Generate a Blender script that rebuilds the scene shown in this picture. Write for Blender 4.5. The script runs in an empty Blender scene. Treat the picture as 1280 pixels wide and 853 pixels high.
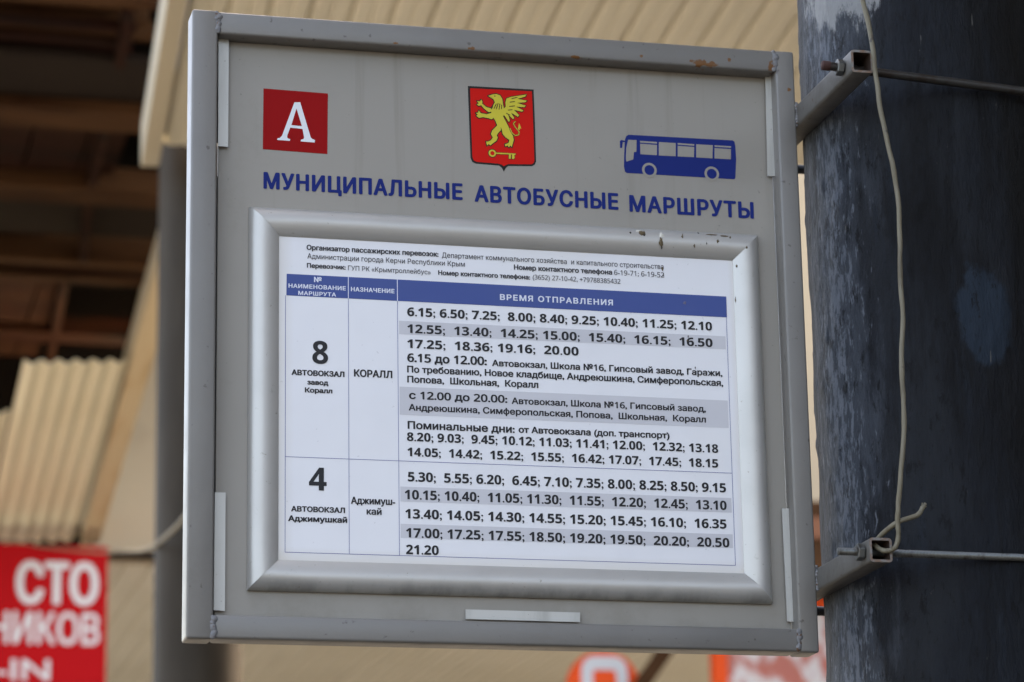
import bpy, bmesh, math, random
from mathutils import Vector, Matrix, noise, geometry

# ------------------------------------------------------------ camera, sky, sun, exposure
scn = bpy.context.scene
col = scn.collection
BZ = 2.22                                   # height of the board's origin above the ground
cam_d = bpy.data.cameras.new("camera")
cam = bpy.data.objects.new("camera", cam_d)
col.objects.link(cam)
cam.location = (-0.61186, -2.45542, BZ - 0.62012)
cam.rotation_euler = (1.83267, 0.01736, -0.24036)
cam_d.sensor_width = 36
cam_d.lens = 108.1
cam_d.clip_start = 0.05
cam_d.clip_end = 3000
cam_d.dof.use_dof = True
cam_d.dof.focus_distance = 2.57
cam_d.dof.aperture_fstop = 10.5
scn.camera = cam

SUN_EL, SUN_AZ = math.radians(60), math.radians(62)      # azimuth clockwise from +y
world = bpy.data.worlds.new("World")
scn.world = world
world.use_nodes = True
wn = world.node_tree.nodes
sky = wn.new("ShaderNodeTexSky")
sky.sky_type = 'NISHITA'
sky.sun_disc = False
sky.sun_elevation = SUN_EL
sky.sun_rotation = SUN_AZ
sky.dust_density = 4.0
sky.air_density = 0.8
wn["Background"].inputs[1].default_value = 0.15
world.node_tree.links.new(sky.outputs[0], wn["Background"].inputs[0])
sun_d = bpy.data.lights.new("sun", 'SUN')
sun_d.energy = 3.0
sun_d.angle = math.radians(0.5)
sun_d.color = (1.0, 0.94, 0.85)
sun = bpy.data.objects.new("sun", sun_d)
col.objects.link(sun)
sd = Vector((math.sin(SUN_AZ) * math.cos(SUN_EL), math.cos(SUN_AZ) * math.cos(SUN_EL), math.sin(SUN_EL)))
sun.rotation_euler = sd.to_track_quat('Z', 'Y').to_euler()
sun.location = sd * 40
scn.view_settings.view_transform = 'Standard'
scn.view_settings.look = 'None'
scn.view_settings.gamma = 1
scn.view_settings.exposure = 3.1
scn.view_settings.use_curve_mapping = False
scn.view_settings.use_white_balance = True          # the photograph is balanced for open shade
scn.view_settings.white_balance_temperature = 8400
scn.view_settings.white_balance_tint = 10
scn.render.engine = 'CYCLES'
scn.cycles.max_bounces = 8
scn.cycles.diffuse_bounces = 5

# ------------------------------------------------------------ measured data (millimetres on the board)
TEXT = [
    ('departure_times_8', '6.15; 6.50; 7.25;  8.00; 8.40; 9.25; 10.40; 11.25; 12.10', -90.3, 74.1, 269.5, 7.72, 6),
    ('departure_times_8', '12.55;  13.40;  14.25; 15.00;  15.40;  16.15;  16.50', -90.4, 59.3, 269.5, 7.7, 6),
    ('departure_times_8', '17.25;  18.36; 19.16;  20.00', -90.5, 46.2, 149.5, 7.68, 6),
    ('departure_times_8', '6.15 до 12.00:', -90.6, 34.0, 68.9, 7.66, 7),
    ('departure_times_8', 'Автовокзал, Школа №16, Гипсовый завод, Гаражи,', -17.3, 33.6, 204.3, 5.75, 1),
    ('departure_times_8', 'По требованию, Новое кладбище, Андреюшкина, Симферопольская,', -90.8, 24.8, 278.2, 5.98, 1),
    ('departure_times_8', 'Попова,  Школьная,  Коралл', -90.8, 16.1, 113.7, 5.97, 1),
    ('departure_times_8', 'с 12.00 до 20.00:', -89.4, 1.9, 85.0, 6.92, 7),
    ('departure_times_8', 'Автовокзал, Школа №16, Гипсовый завод,', -0.8, 1.3, 171.8, 5.72, 1),
    ('departure_times_8', 'Андреюшкина, Симферопольская, Попова,  Школьная,  Коралл', -89.8, -8.1, 260.5, 5.8, 1),
    ('departure_times_8', 'Поминальные дни:', -90.8, -23.9, 92.3, 6.88, 1),
    ('departure_times_8', 'от Автовокзала (доп. транспорт)', 4.8, -23.5, 132.9, 5.76, 7),
    ('departure_times_8', '8.20; 9.03;  9.45; 10.12; 11.03; 11.41; 12.00;  12.32; 13.18', -91.5, -34.3, 272.3, 7.55, 6),
    ('departure_times_8', '14.05;  14.42;  15.22;  15.55;  16.42; 17.07;  17.45;  18.15', -91.2, -47.3, 271.5, 7.54, 6),
    ('departure_times_4', '5.30;  5.55; 6.20;  6.45; 7.10; 7.35; 8.00; 8.25; 8.50; 9.15', -91.0, -68.8, 277.5, 8.19, 6),
    ('departure_times_4', '10.15; 10.40;  11.05; 11.30;  11.55;  12.20;  12.45;  13.10', -93.8, -84.1, 280.3, 8.16, 6),
    ('departure_times_4', '13.40; 14.05; 14.30; 14.55; 15.20; 15.45; 16.10;  16.35', -93.5, -100.3, 279.3, 8.13, 6),
    ('departure_times_4', '17.00; 17.25; 17.55; 18.50; 19.20; 19.50;  20.20;  20.50', -93.0, -116.4, 280.8, 8.1, 6),
    ('departure_times_4', '21.20', -93.1, -130.5, 27.8, 8.08, 6),
    ('route_number_8', '8', -171.6, 29.1, 13.4, 19.78, 3),
    ('route_number_4', '4', -174.5, -79.2, 14.9, 19.61, 3),
    ('route_name_8', 'АВТОВОКЗАЛ', -189.2, 18.3, 44.9, 4.81, 9),
    ('route_name_8', 'завод', -175.9, 10.6, 17.9, 4.33, 9),
    ('route_name_8', 'Коралл', -177.9, 3.8, 23.3, 4.32, 9),
    ('destination_8', 'КОРАЛЛ', -136.3, 19.2, 32.8, 6.43, 1),
    ('route_name_4', 'АВТОВОКЗАЛ', -189.4, -97.6, 45.2, 4.7, 9),
    ('route_name_4', 'Аджимушкай', -191.9, -105.9, 49.5, 5.03, 9),
    ('destination_4', 'Аджимуш-', -139.3, -89.5, 37.5, 6.08, 1),
    ('destination_4', 'кай', -126.2, -98.2, 12.8, 5.74, 1),
    ('header_route', '№', -170.1, 99.7, 6.5, 4.62, 1),
    ('header_route', 'НАИМЕНОВАНИЕ', -191.8, 93.7, 48.9, 3.7, 1),
    ('header_route', 'МАРШРУТА', -183.5, 87.9, 32.2, 3.49, 1),
    ('header_destination', 'НАЗНАЧЕНИЕ', -138.6, 93.3, 37.5, 3.86, 1),
    ('header_time', 'ВРЕМЯ ОТПРАВЛЕНИЯ', -9.4, 92.2, 100.0, 5.25, 1),
    ('organiser_text', 'Организатор пассажирских перевозок:', -176.5, 127.7, 113.9, 4.58, 2),
    ('organiser_text', 'Департамент коммунального хозяйства  и капитального строительства', -59.7, 127.2, 196.8, 4.62, 0),
    ('organiser_text', 'Администрации города Керчи Республики Крым', -175.8, 120.1, 136.1, 4.57, 0),
    ('organiser_text', 'Номер контактного телефона', 3.3, 119.8, 87.3, 4.64, 2),
    ('organiser_text', '6-19-71; 6-19-52', 92.4, 119.7, 44.9, 4.68, 0),
    ('organiser_text', 'Перевозчик:', -176.2, 112.0, 33.2, 4.21, 2),
    ('organiser_text', 'ГУП РК «Крымтроллейбус»', -141.0, 111.6, 71.4, 4.22, 0),
    ('organiser_text', 'Номер контактного телефона:', -63.1, 111.6, 80.6, 4.25, 2),
    ('organiser_text', '(3652) 27-10-42, +79788385432', 19.8, 112.0, 78.0, 4.28, 0),
    ('heading', 'МУНИЦИПАЛЬНЫЕ', -212.4, 181.5, 173.0, 14.93, 4),
    ('heading', 'АВТОБУСНЫЕ', -29.0, 180.7, 128.7, 15.18, 4),
    ('heading', 'МАРШРУТЫ', 109.5, 179.7, 113.8, 15.36, 4),
]
SHAPES = {
    'shield': [(-33.4, 285.8), (25.5, 286.5), (26.1, 252.3), (26.4, 220.5), (25.4, 217.8), (22.8, 216.1), (1.6, 215.0), (-0.6, 213.2), (-2.5, 209.5), (-4.4, 213.0), (-6.6, 214.8), (-27.1, 215.3), (-30.3, 216.6), (-31.9, 220.2), (-32.7, 254.0)],
    'shield_red': [(-31.4, 283.8), (23.9, 284.7), (24.5, 252.2), (24.9, 220.9), (24.1, 218.9), (22.1, 217.6), (1.6, 216.6), (-1.1, 215.4), (-2.5, 214.2), (-4.0, 215.6), (-7.6, 216.5), (-26.6, 216.8), (-29.0, 217.8), (-30.2, 220.8), (-31.0, 254.1)],
    'griffin': [(-15.6, 277.7), (-11.5, 279.4), (-8.2, 280.0), (-4.9, 279.0), (-2.8, 275.6), (-2.4, 271.4), (-1.6, 267.2), (-0.8, 263.4), (-2.4, 259.6), (0.1, 255.0), (2.2, 250.7), (3.8, 246.3), (6.0, 242.6), (6.8, 238.9), (5.7, 235.5), (4.9, 232.1), (3.7, 233.6), (2.1, 231.7), (1.3, 233.5), (-0.9, 232.4), (-1.3, 234.3), (2.0, 235.8), (2.9, 238.5), (-0.7, 240.8), (-3.1, 243.7), (-3.9, 248.1), (-4.8, 250.0), (-4.6, 247.1), (-7.1, 244.3), (-8.4, 242.2), (-7.5, 240.0), (-8.9, 236.8), (-12.2, 234.4), (-14.2, 232.5), (-15.7, 233.7), (-17.2, 232.1), (-17.6, 234.0), (-18.0, 235.8), (-16.3, 235.9), (-13.9, 237.0), (-11.9, 239.8), (-13.6, 243.0), (-12.2, 246.4), (-7.8, 251.2), (-9.5, 255.5), (-10.9, 257.9), (-12.9, 256.4), (-15.1, 257.2), (-20.5, 257.9), (-24.0, 257.0), (-26.4, 258.7), (-25.0, 260.1), (-26.8, 261.3), (-24.6, 261.7), (-24.1, 263.9), (-22.4, 261.4), (-17.2, 260.8), (-13.1, 262.2), (-12.6, 263.6), (-15.2, 262.7), (-19.3, 265.8), (-22.0, 268.8), (-24.1, 268.0), (-25.8, 269.2), (-24.0, 270.4), (-25.5, 272.4), (-22.9, 272.1), (-21.8, 273.9), (-20.7, 272.2), (-21.0, 270.2), (-17.1, 267.3), (-13.0, 266.5), (-11.2, 269.1), (-9.6, 272.3), (-10.7, 274.9), (-13.3, 276.5)],
    'wing': [(-0.2, 272.7), (0.9, 276.4), (4.9, 278.2), (8.2, 278.9), (18.9, 281.4), (17.8, 279.3), (10.9, 276.8), (19.3, 275.6), (17.5, 274.1), (10.3, 273.0), (18.1, 271.1), (17.0, 269.6), (9.3, 269.5), (15.8, 266.6), (14.7, 265.2), (7.3, 266.5), (11.9, 261.9), (10.9, 260.2), (4.8, 263.6), (7.6, 258.9), (6.3, 257.9), (2.2, 261.7), (3.6, 256.2), (2.5, 255.0), (-0.5, 259.7), (-2.4, 262.0), (-1.9, 266.7), (0.1, 269.0)],
    'tail': [(3.5, 249.4), (5.2, 245.3), (8.2, 242.8), (11.3, 243.9), (11.7, 246.6), (8.1, 250.9), (6.6, 253.9), (8.4, 255.8)],
    'tail_tip': [(10.7, 249.0), (11.7, 254.7), (13.8, 249.4), (12.5, 250.0), (12.0, 248.0)],
    'mane': [[(-8.3, 271.0), (-10.4, 266.6)], [(-6.7, 271.6), (-8.4, 266.2)], [(-5.1, 271.3), (-6.0, 266.0)], [(-3.5, 270.5), (-3.8, 266.5)], [(-11.6, 268.2), (-12.8, 265.9)], [(5.4, 276.5), (10.4, 278.1)], [(3.7, 273.2), (8.1, 274.1)], [(3.1, 269.2), (8.0, 270.1)], [(1.9, 265.8), (5.8, 266.4)], [(0.3, 262.9), (3.5, 261.4)]],
    'eye': [(-9.5, 277.9)],
    'key_shaft': [(-9.3, 225.7), (7.8, 225.9)],
    'key_ring': [(-12.6, 225.5)],
    'key_bits': [[(2.2, 225.3), (3.9, 225.3), (3.8, 221.4), (2.0, 221.5)], [(5.0, 225.4), (7.4, 225.4), (6.8, 224.2), (7.4, 223.2), (6.5, 221.3), (4.7, 221.5)]],
    'badge': [(-212.6, 271.3), (-156.8, 270.5), (-157.4, 215.8), (-213.0, 216.7)],
    'letter': [(-185.9, 260.5), (-180.9, 260.8), (-171.8, 229.7), (-170.6, 228.5), (-168.1, 227.5), (-168.4, 225.4), (-180.4, 225.6), (-180.3, 227.1), (-178.1, 227.8), (-177.5, 229.4), (-178.9, 236.9), (-189.5, 237.4), (-192.0, 230.4), (-192.2, 228.4), (-191.2, 227.5), (-189.5, 227.1), (-189.8, 225.5), (-200.7, 225.6), (-200.4, 227.1), (-198.4, 227.7), (-196.5, 229.8)],
    'letter_hole': [(-188.6, 239.7), (-179.5, 239.5), (-184.2, 254.9)],
    'bus': [(107.3, 245.9), (108.5, 248.8), (110.5, 250.4), (116.3, 250.5), (206.2, 251.3), (207.9, 250.3), (208.6, 246.7), (208.9, 233.1), (207.5, 216.3), (206.4, 215.3), (108.1, 215.1), (106.5, 216.2), (105.7, 221.1), (106.2, 231.2), (106.9, 241.4)],
    'bus_windows': [[(110.1, 245.7), (117.8, 245.9), (117.3, 235.0), (115.1, 234.6), (114.3, 227.8), (108.0, 225.4), (107.5, 227.9), (108.2, 238.1)], [(120.9, 245.4), (136.4, 245.3), (136.0, 233.1), (120.9, 233.0)], [(138.1, 245.4), (153.6, 245.4), (153.2, 233.2), (137.7, 232.9)], [(155.4, 245.6), (170.6, 245.4), (170.0, 233.4), (155.0, 233.1)], [(172.4, 245.5), (187.7, 245.6), (187.0, 233.3), (172.0, 233.3)], [(189.3, 245.7), (204.6, 245.7), (203.9, 233.5), (188.8, 233.4)]],
    'bus_bars': [[(120.9, 243.8), (136.4, 243.7), (136.3, 242.5), (120.9, 242.7)], [(155.3, 244.1), (170.6, 243.9), (170.5, 242.8), (155.3, 243.0)], [(189.2, 244.1), (204.5, 244.2), (204.5, 243.0), (189.2, 243.0)]],
    'mirror': [(102.6, 244.2), (104.2, 245.2), (107.5, 244.5), (107.4, 243.4), (105.2, 243.3), (104.4, 237.6), (102.6, 237.9)],
    'wheels': [(128.7, 218.9), (185.8, 219.0)],
    'wheel_r': [6.7, 4.53],
    'band': [(-193.3, 105.8), (193.1, 105.5), (193.0, 86.7), (-193.6, 87.0)],
    'cols': [-140.8, -98.6],
    'grid': {'left': -194.3, 'right': 192.5, 'bottom': -131.8, 'mid': -51.6, 'top': 87.0},
    'stripes': [(69.6, 57.9), (12.3, -11.9), (-73.4, -86.1), (-105.0, -116.9)],
    'clips': [[(-252.2, 314.8), (-243.3, 314.7), (-243.3, 215.4), (-251.9, 215.6)], [(238.0, 317.2), (246.9, 316.3), (245.1, 218.8), (236.2, 219.0)], [(-252.3, -83.5), (-243.4, -83.2), (-243.3, -181.5), (-252.5, -181.0)], [(236.9, -80.6), (245.3, -80.4), (245.7, -178.8), (237.5, -178.3)], [(-42.6, -175.1), (55.4, -175.3), (55.2, -183.4), (-42.7, -183.1)]],
    'spots': [((117.1, 156.7), 6.5, 6, 0), ((114.6, 159.1), 7, 2.5, 1), ((118.8, 155.7), 2, 3, 2), ((134.3, 155.9), 5, 7, 1), ((133.8, 150.0), 3.5, 9, 0), ((134.4, 145.7), 1.5, 5, 2), ((153.5, 156.2), 1.5, 6, 0), ((168.9, 161.0), 1.6, 1.6, 2), ((181.2, 159.9), 14, 1.6, 0), ((192.1, 159.1), 9, 2, 0), ((185.3, 153.6), 2.2, 4, 0), ((197.2, 157.9), 2, 3, 0), ((198.0, 121.0), 2, 9, 2), ((198.3, 111.6), 1.8, 8, 2), ((198.2, 87.8), 4.5, 8, 0), ((202.8, 132.8), 2, 3, 0), ((211.4, 149.2), 2, 2.5, 0), ((164.1, 148.1), 1.5, 4, 0), ((106.6, 157.2), 2, 2, 2), ((175.1, 150.9), 1.2, 2.5, 2), ((200.9, 102.4), 1.2, 6, 0), ((198.8, 85.0), 4, 3, 1)],
    'paper_spots': [((136.0, 127.1), 1.6, 4.5, 0), ((136.6, 122.1), 1.2, 3, 2), ((157.2, 67.8), 1.2, 2.5, 2), ((156.3, 64.2), 2, 2, 0), ((162.7, 40.2), 1, 2.5, 2), ((155.3, 97.8), 3, 3.5, 3), ((218.5, 134.4), 1.2, 5, 2)],
    'wire': [[0.267, -0.164, 2.589], [0.271, -0.164, 2.553], [0.277, -0.164, 2.518], [0.28, -0.164, 2.482], [0.283, -0.164, 2.45], [0.289, -0.164, 2.412], [0.294, -0.164, 2.377], [0.294, -0.164, 2.335], [0.293, -0.164, 2.301], [0.293, -0.164, 2.267], [0.29, -0.164, 2.232], [0.29, -0.164, 2.199], [0.289, -0.164, 2.172], [0.285, -0.164, 2.141], [0.283, -0.164, 2.118], [0.282, -0.164, 2.102], [0.283, -0.164, 2.088], [0.281, -0.164, 2.078], [0.275, -0.164, 2.076], [0.27, -0.164, 2.08], [0.271, -0.164, 2.086], [0.277, -0.164, 2.094], [0.285, -0.164, 2.099], [0.294, -0.164, 2.102], [0.301, -0.164, 2.105], [0.305, -0.164, 2.111]],
}


# ------------------------------------------------------------ material helpers
class M:
    def __init__(s, name, color=(0.5, 0.5, 0.5), rough=0.5, metal=0.0, spec=0.5):
        s.m = bpy.data.materials.new(name)
        s.m.use_nodes = True
        s.nt = s.m.node_tree
        s.b = s.nt.nodes["Principled BSDF"]
        s.b.inputs["Roughness"].default_value = rough
        s.b.inputs["Metallic"].default_value = metal
        s.b.inputs["Specular IOR Level"].default_value = spec
        s.b.inputs["Base Color"].default_value = (*color, 1)
        s.c = None
        s.col0 = (*color, 1)
        s.h = None

    def n(s, t, **kw):
        nd = s.nt.nodes.new(t)
        for k, v in kw.items():
            setattr(nd, k, v)
        return nd

    def l(s, a, b):
        s.nt.links.new(a, b)

    def coord(s, scale=(1, 1, 1), loc=(0, 0, 0)):
        tc = s.n("ShaderNodeTexCoord")
        mp = s.n("ShaderNodeMapping")
        mp.inputs["Scale"].default_value = scale
        mp.inputs["Location"].default_value = loc
        s.l(tc.outputs["Object"], mp.inputs["Vector"])
        return mp.outputs["Vector"]

    def noise(s, scale, detail=4, stretch=(1, 1, 1), rough=0.55, loc=(0, 0, 0), dist=0.0):
        nd = s.n("ShaderNodeTexNoise")
        nd.inputs["Scale"].default_value = scale
        nd.inputs["Detail"].default_value = detail
        nd.inputs["Roughness"].default_value = rough
        nd.inputs["Distortion"].default_value = dist
        s.l(s.coord(stretch, loc), nd.inputs["Vector"])
        return nd.outputs["Fac"]

    def ramp(s, fac, a, b):
        r = s.n("ShaderNodeMapRange")
        r.interpolation_type = 'SMOOTHSTEP'
        r.inputs["From Min"].default_value = a
        r.inputs["From Max"].default_value = b
        s.l(fac, r.inputs["Value"])
        return r.outputs["Result"]

    def math(s, op, a, b=None):
        nd = s.n("ShaderNodeMath", operation=op)
        for i, v in enumerate((a, b)):
            if v is None:
                continue
            if isinstance(v, (int, float)):
                nd.inputs[i].default_value = v
            else:
                s.l(v, nd.inputs[i])
        return nd.outputs[0]

    def mix(s, fac, color, color_in=None):
        """lay `color` over what the material has so far"""
        nd = s.n("ShaderNodeMix", data_type='RGBA')
        if isinstance(fac, (int, float)):
            nd.inputs[0].default_value = fac
        else:
            s.l(fac, nd.inputs[0])
        if s.c is None:
            nd.inputs[6].default_value = s.col0
        else:
            s.l(s.c, nd.inputs[6])
        nd.inputs[7].default_value = (*color, 1)
        s.c = nd.outputs[2]
        s.l(s.c, s.b.inputs["Base Color"])
        return s

    def spot(s, p, r, stretch=(1, 1, 1)):
        """soft mask round an object-space point"""
        tc = s.n("ShaderNodeTexCoord")
        sub = s.n("ShaderNodeVectorMath", operation='SUBTRACT')
        s.l(tc.outputs["Object"], sub.inputs[0])
        sub.inputs[1].default_value = p
        mul = s.n("ShaderNodeVectorMath", operation='MULTIPLY')
        s.l(sub.outputs[0], mul.inputs[0])
        mul.inputs[1].default_value = stretch
        ln = s.n("ShaderNodeVectorMath", operation='LENGTH')
        s.l(mul.outputs[0], ln.inputs[0])
        r_ = s.n("ShaderNodeMapRange")
        r_.inputs["From Min"].default_value = 0
        r_.inputs["From Max"].default_value = r
        r_.inputs["To Min"].default_value = 1
        r_.inputs["To Max"].default_value = 0
        s.l(ln.outputs["Value"], r_.inputs["Value"])
        return r_.outputs["Result"]

    def bump(s, fac, strength=0.3, dist=0.002):
        nd = s.n("ShaderNodeBump")
        nd.inputs["Strength"].default_value = strength
        nd.inputs["Distance"].default_value = dist
        s.l(fac, nd.inputs["Height"])
        if s.h is not None:
            s.l(s.h, nd.inputs["Normal"])
        s.h = nd.outputs[0]
        s.l(s.h, s.b.inputs["Normal"])
        return s

    def vary_rough(s, fac, lo, hi):
        r = s.n("ShaderNodeMapRange")
        r.inputs["To Min"].default_value = lo
        r.inputs["To Max"].default_value = hi
        s.l(fac, r.inputs["Value"])
        s.l(r.outputs[0], s.b.inputs["Roughness"])
        return s

# ------------------------------------------------------------ object helpers
def origin_of(o):
    v = Vector((0, 0, 0))
    while o is not None:
        v += o.location
        o = o.parent
    return v

def obj(name, bm, mat, parent=None, smooth=None, loc=None):
    """link a bmesh (built in world space) as one mesh object"""
    me = bpy.data.meshes.new(name)
    base = origin_of(parent) if parent else Vector(loc or (0, 0, 0))
    bmesh.ops.translate(bm, verts=bm.verts, vec=-base)
    bmesh.ops.recalc_face_normals(bm, faces=bm.faces)
    bm.to_mesh(me)
    bm.free()
    if smooth is not None:
        me.shade_smooth()
        me.set_sharp_from_angle(angle=math.radians(smooth))
    for m in (mat if isinstance(mat, (list, tuple)) else [mat]):
        me.materials.append(m.m if isinstance(m, M) else m)
    o = bpy.data.objects.new(name, me)
    col.objects.link(o)
    if parent:
        o.parent = parent
    else:
        o.location = base
    return o

def tag(o, label, cat, group=None, kind=None):
    if label: o["label"] = label
    if cat: o["category"] = cat
    if group: o["group"] = group
    if kind: o["kind"] = kind
    return o

def thing(name, label, cat, loc, group=None):
    o = bpy.data.objects.new(name, None)
    o.empty_display_size = 0.1
    col.objects.link(o)
    o.location = loc
    return tag(o, label, cat, group)

def box(bm, x0, x1, y0, y1, z0, z1, bev=0.0, seg=2):
    vs = [bm.verts.new(p) for p in ((x0, y0, z0), (x1, y0, z0), (x1, y1, z0), (x0, y1, z0),
                                    (x0, y0, z1), (x1, y0, z1), (x1, y1, z1), (x0, y1, z1))]
    fs = [bm.faces.new([vs[i] for i in f]) for f in
          ((3, 2, 1, 0), (4, 5, 6, 7), (0, 1, 5, 4), (1, 2, 6, 5), (2, 3, 7, 6), (3, 0, 4, 7))]
    if bev:
        es = list({e for f in fs for e in f.edges})
        bmesh.ops.bevel(bm, geom=es, offset=bev, segments=seg, profile=0.5, affect='EDGES')
    return vs

def obox(bm, p, q, w, h, up=(0, 0, 1), bev=0.0):
    """bar from p to q, width w (sideways) and height h (along up)"""
    p, q = Vector(p), Vector(q)
    d = (q - p).normalized()
    s = d.cross(Vector(up)).normalized()
    u = s.cross(d).normalized()
    vs = []
    for c in (p, q):
        for a, b in ((-1, -1), (1, -1), (1, 1), (-1, 1)):
            vs.append(bm.verts.new(c + s * a * w / 2 + u * b * h / 2))
    fs = [bm.faces.new([vs[i] for i in f]) for f in
          ((0, 1, 2, 3), (7, 6, 5, 4), (0, 4, 5, 1), (1, 5, 6, 2), (2, 6, 7, 3), (3, 7, 4, 0))]
    if bev:
        bmesh.ops.bevel(bm, geom=list({e for f in fs for e in f.edges}), offset=bev, segments=2,
                        profile=0.5, affect='EDGES')

def tube(bm, pts, r, n=10, rf=None, cap=True):
    """swept round tube; rf(i) scales the radius"""
    pts = [Vector(p) for p in pts]
    rings = []
    ref = None
    for i, p in enumerate(pts):
        t = (pts[min(i + 1, len(pts) - 1)] - pts[max(i - 1, 0)]).normalized()
        if ref is None:
            ref = Vector((0, 1, 0)) if abs(t.y) < 0.9 else Vector((1, 0, 0))
        s = t.cross(ref).normalized()
        ref = s.cross(t).normalized()
        k = r * (rf(i) if rf else 1)
        rings.append([bm.verts.new(p + (s * math.cos(2 * math.pi * j / n) + ref * math.sin(2 * math.pi * j / n)) * k)
                      for j in range(n)])
    for a, b in zip(rings, rings[1:]):
        for j in range(n):
            bm.faces.new((a[j], a[(j + 1) % n], b[(j + 1) % n], b[j]))
    if cap:
        bm.faces.new(rings[0][::-1])
        bm.faces.new(rings[-1])

def smooth_path(pts, k=6):
    pts = [Vector(p) for p in pts]
    out = []
    for i in range(len(pts) - 1):
        p0, p1, p2, p3 = pts[max(i - 1, 0)], pts[i], pts[i + 1], pts[min(i + 2, len(pts) - 1)]
        for j in range(k):
            t = j / k
            out.append(0.5 * (2 * p1 + (p2 - p0) * t + (2 * p0 - 5 * p1 + 4 * p2 - p3) * t * t
                              + (3 * p1 - p0 - 3 * p2 + p3) * t ** 3))
    out.append(pts[-1])
    return out

def B(x, z, y=0.0):
    """board millimetres -> world metres"""
    return Vector((x / 1000, y, z / 1000 + BZ))

def plate(bm, pts, y, t=0.00012):
    """thin film cut to an outline (board mm), front at y, with real thickness"""
    f = [bm.verts.new(B(x, z, y)) for x, z in pts]
    b = [bm.verts.new(B(x, z, y + t)) for x, z in pts]
    n = len(pts)
    g = bm.faces.new(f)
    g.normal_update()
    for i in range(n):
        bm.faces.new((f[i], f[(i + 1) % n], b[(i + 1) % n], b[i]))

def fan(bm, pts, y):
    vs = [bm.verts.new(B(x, z, y)) for x, z in pts]
    f = bm.faces.new(vs)
    f.normal_update()
    bmesh.ops.triangulate(bm, faces=[f], ngon_method='EAR_CLIP')

def disc(bm, c, r, y, n=28, ax=1.0):
    fan(bm, [(c[0] + r * ax * math.cos(2 * math.pi * i / n), c[1] + r * math.sin(2 * math.pi * i / n)) for i in range(n)], y)

def stroke(bm, pts, w, y, closed=False, step=1e-6):
    """flat drawn line of width w (mm): quads and round joins"""
    seq = list(zip(pts, pts[1:] + ([pts[0]] if closed else [])))
    for i, (a, b) in enumerate(seq[:len(pts) if closed else len(pts) - 1]):
        a, b = Vector(a), Vector(b)
        d = (b - a)
        if d.length < 1e-6:
            continue
        nrm = Vector((-d.y, d.x)).normalized() * w / 2
        yy = y - step * 2 * i
        fan(bm, [tuple(a + nrm), tuple(a - nrm), tuple(b - nrm), tuple(b + nrm)], yy)
        disc(bm, tuple(b), w / 2, yy - step, 8)

FONT_CACHE = {}
def raw_text(t, sp):
    """outlines of a line of text, filled by winding number so overlapping contours stay solid"""
    cu = bpy.data.curves.new("lettering", 'FONT')
    cu.body = t
    cu.size = 1
    cu.resolution_u = 4
    cu.space_character = sp
    cu.fill_mode = 'NONE'
    o = bpy.data.objects.new("lettering", cu)
    col.objects.link(o)
    dg = bpy.context.evaluated_depsgraph_get()
    dg.update()
    me = bpy.data.meshes.new_from_object(o.evaluated_get(dg))
    bpy.data.objects.remove(o)
    bpy.data.curves.remove(cu)
    co = [Vector((q.co.x, q.co.y)) for q in me.vertices]
    ed = [tuple(e.vertices) for e in me.edges]
    bpy.data.meshes.remove(me)
    # split the outline into closed loops, keeping their direction (vertices follow each spline in order)
    nxt = {}
    for p, q in ed:
        nxt.setdefault(p, []).append(q)
        nxt.setdefault(q, []).append(p)
    seen, loops = set(), []
    for i in range(len(co)):
        if i in seen or i not in nxt:
            continue
        loop, cur, prev = [i], i, None
        seen.add(i)
        while True:
            c = [q for q in nxt[cur] if q != prev and q not in seen]
            if not c: break
            q = cur + 1 if cur + 1 in c else c[0]
            loop.append(q); seen.add(q); prev, cur = cur, q
        loops.append(loop)
    groups = []                                  # loops whose boxes touch belong to one letter
    for lp in loops:
        x0, x1 = min(co[i].x for i in lp), max(co[i].x for i in lp)
        groups.append([x0, x1, [lp]])
    groups.sort(key=lambda g: g[0])
    merged = []
    for g in groups:
        if merged and g[0] <= merged[-1][1] + 1e-4:
            merged[-1][1] = max(merged[-1][1], g[1]); merged[-1][2] += g[2]
        else:
            merged.append(g)
    V, F = [], []
    for x0, x1, lps in merged:
        pts, es = [], []
        polys = []
        for lp in lps:
            b0 = len(pts)
            pp = [co[i] for i in lp]
            polys.append(pp)
            pts += pp
            es += [(b0 + k, b0 + (k + 1) % len(pp)) for k in range(len(pp))]
        vo, eo, fo, _, _, _ = geometry.delaunay_2d_cdt(pts, es, [], 0, 1e-6)
        base = len(V)
        V += [(q.x, q.y) for q in vo]
        for f in fo:
            c = sum((vo[i] for i in f), Vector((0, 0))) / len(f)
            wnd = 0
            for pp in polys:
                for k in range(len(pp)):
                    p, q = pp[k - 1], pp[k]
                    if (p.y <= c.y) != (q.y <= c.y):
                        if p.x + (c.y - p.y) / (q.y - p.y) * (q.x - p.x) > c.x:
                            wnd += 1 if q.y > p.y else -1
            if wnd:
                F.append([base + i for i in f])
    used = sorted({i for f in F for i in f})
    mp = {i: k for k, i in enumerate(used)}
    return [V[i] for i in used], [[mp[i] for i in f] for f in F]

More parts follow.
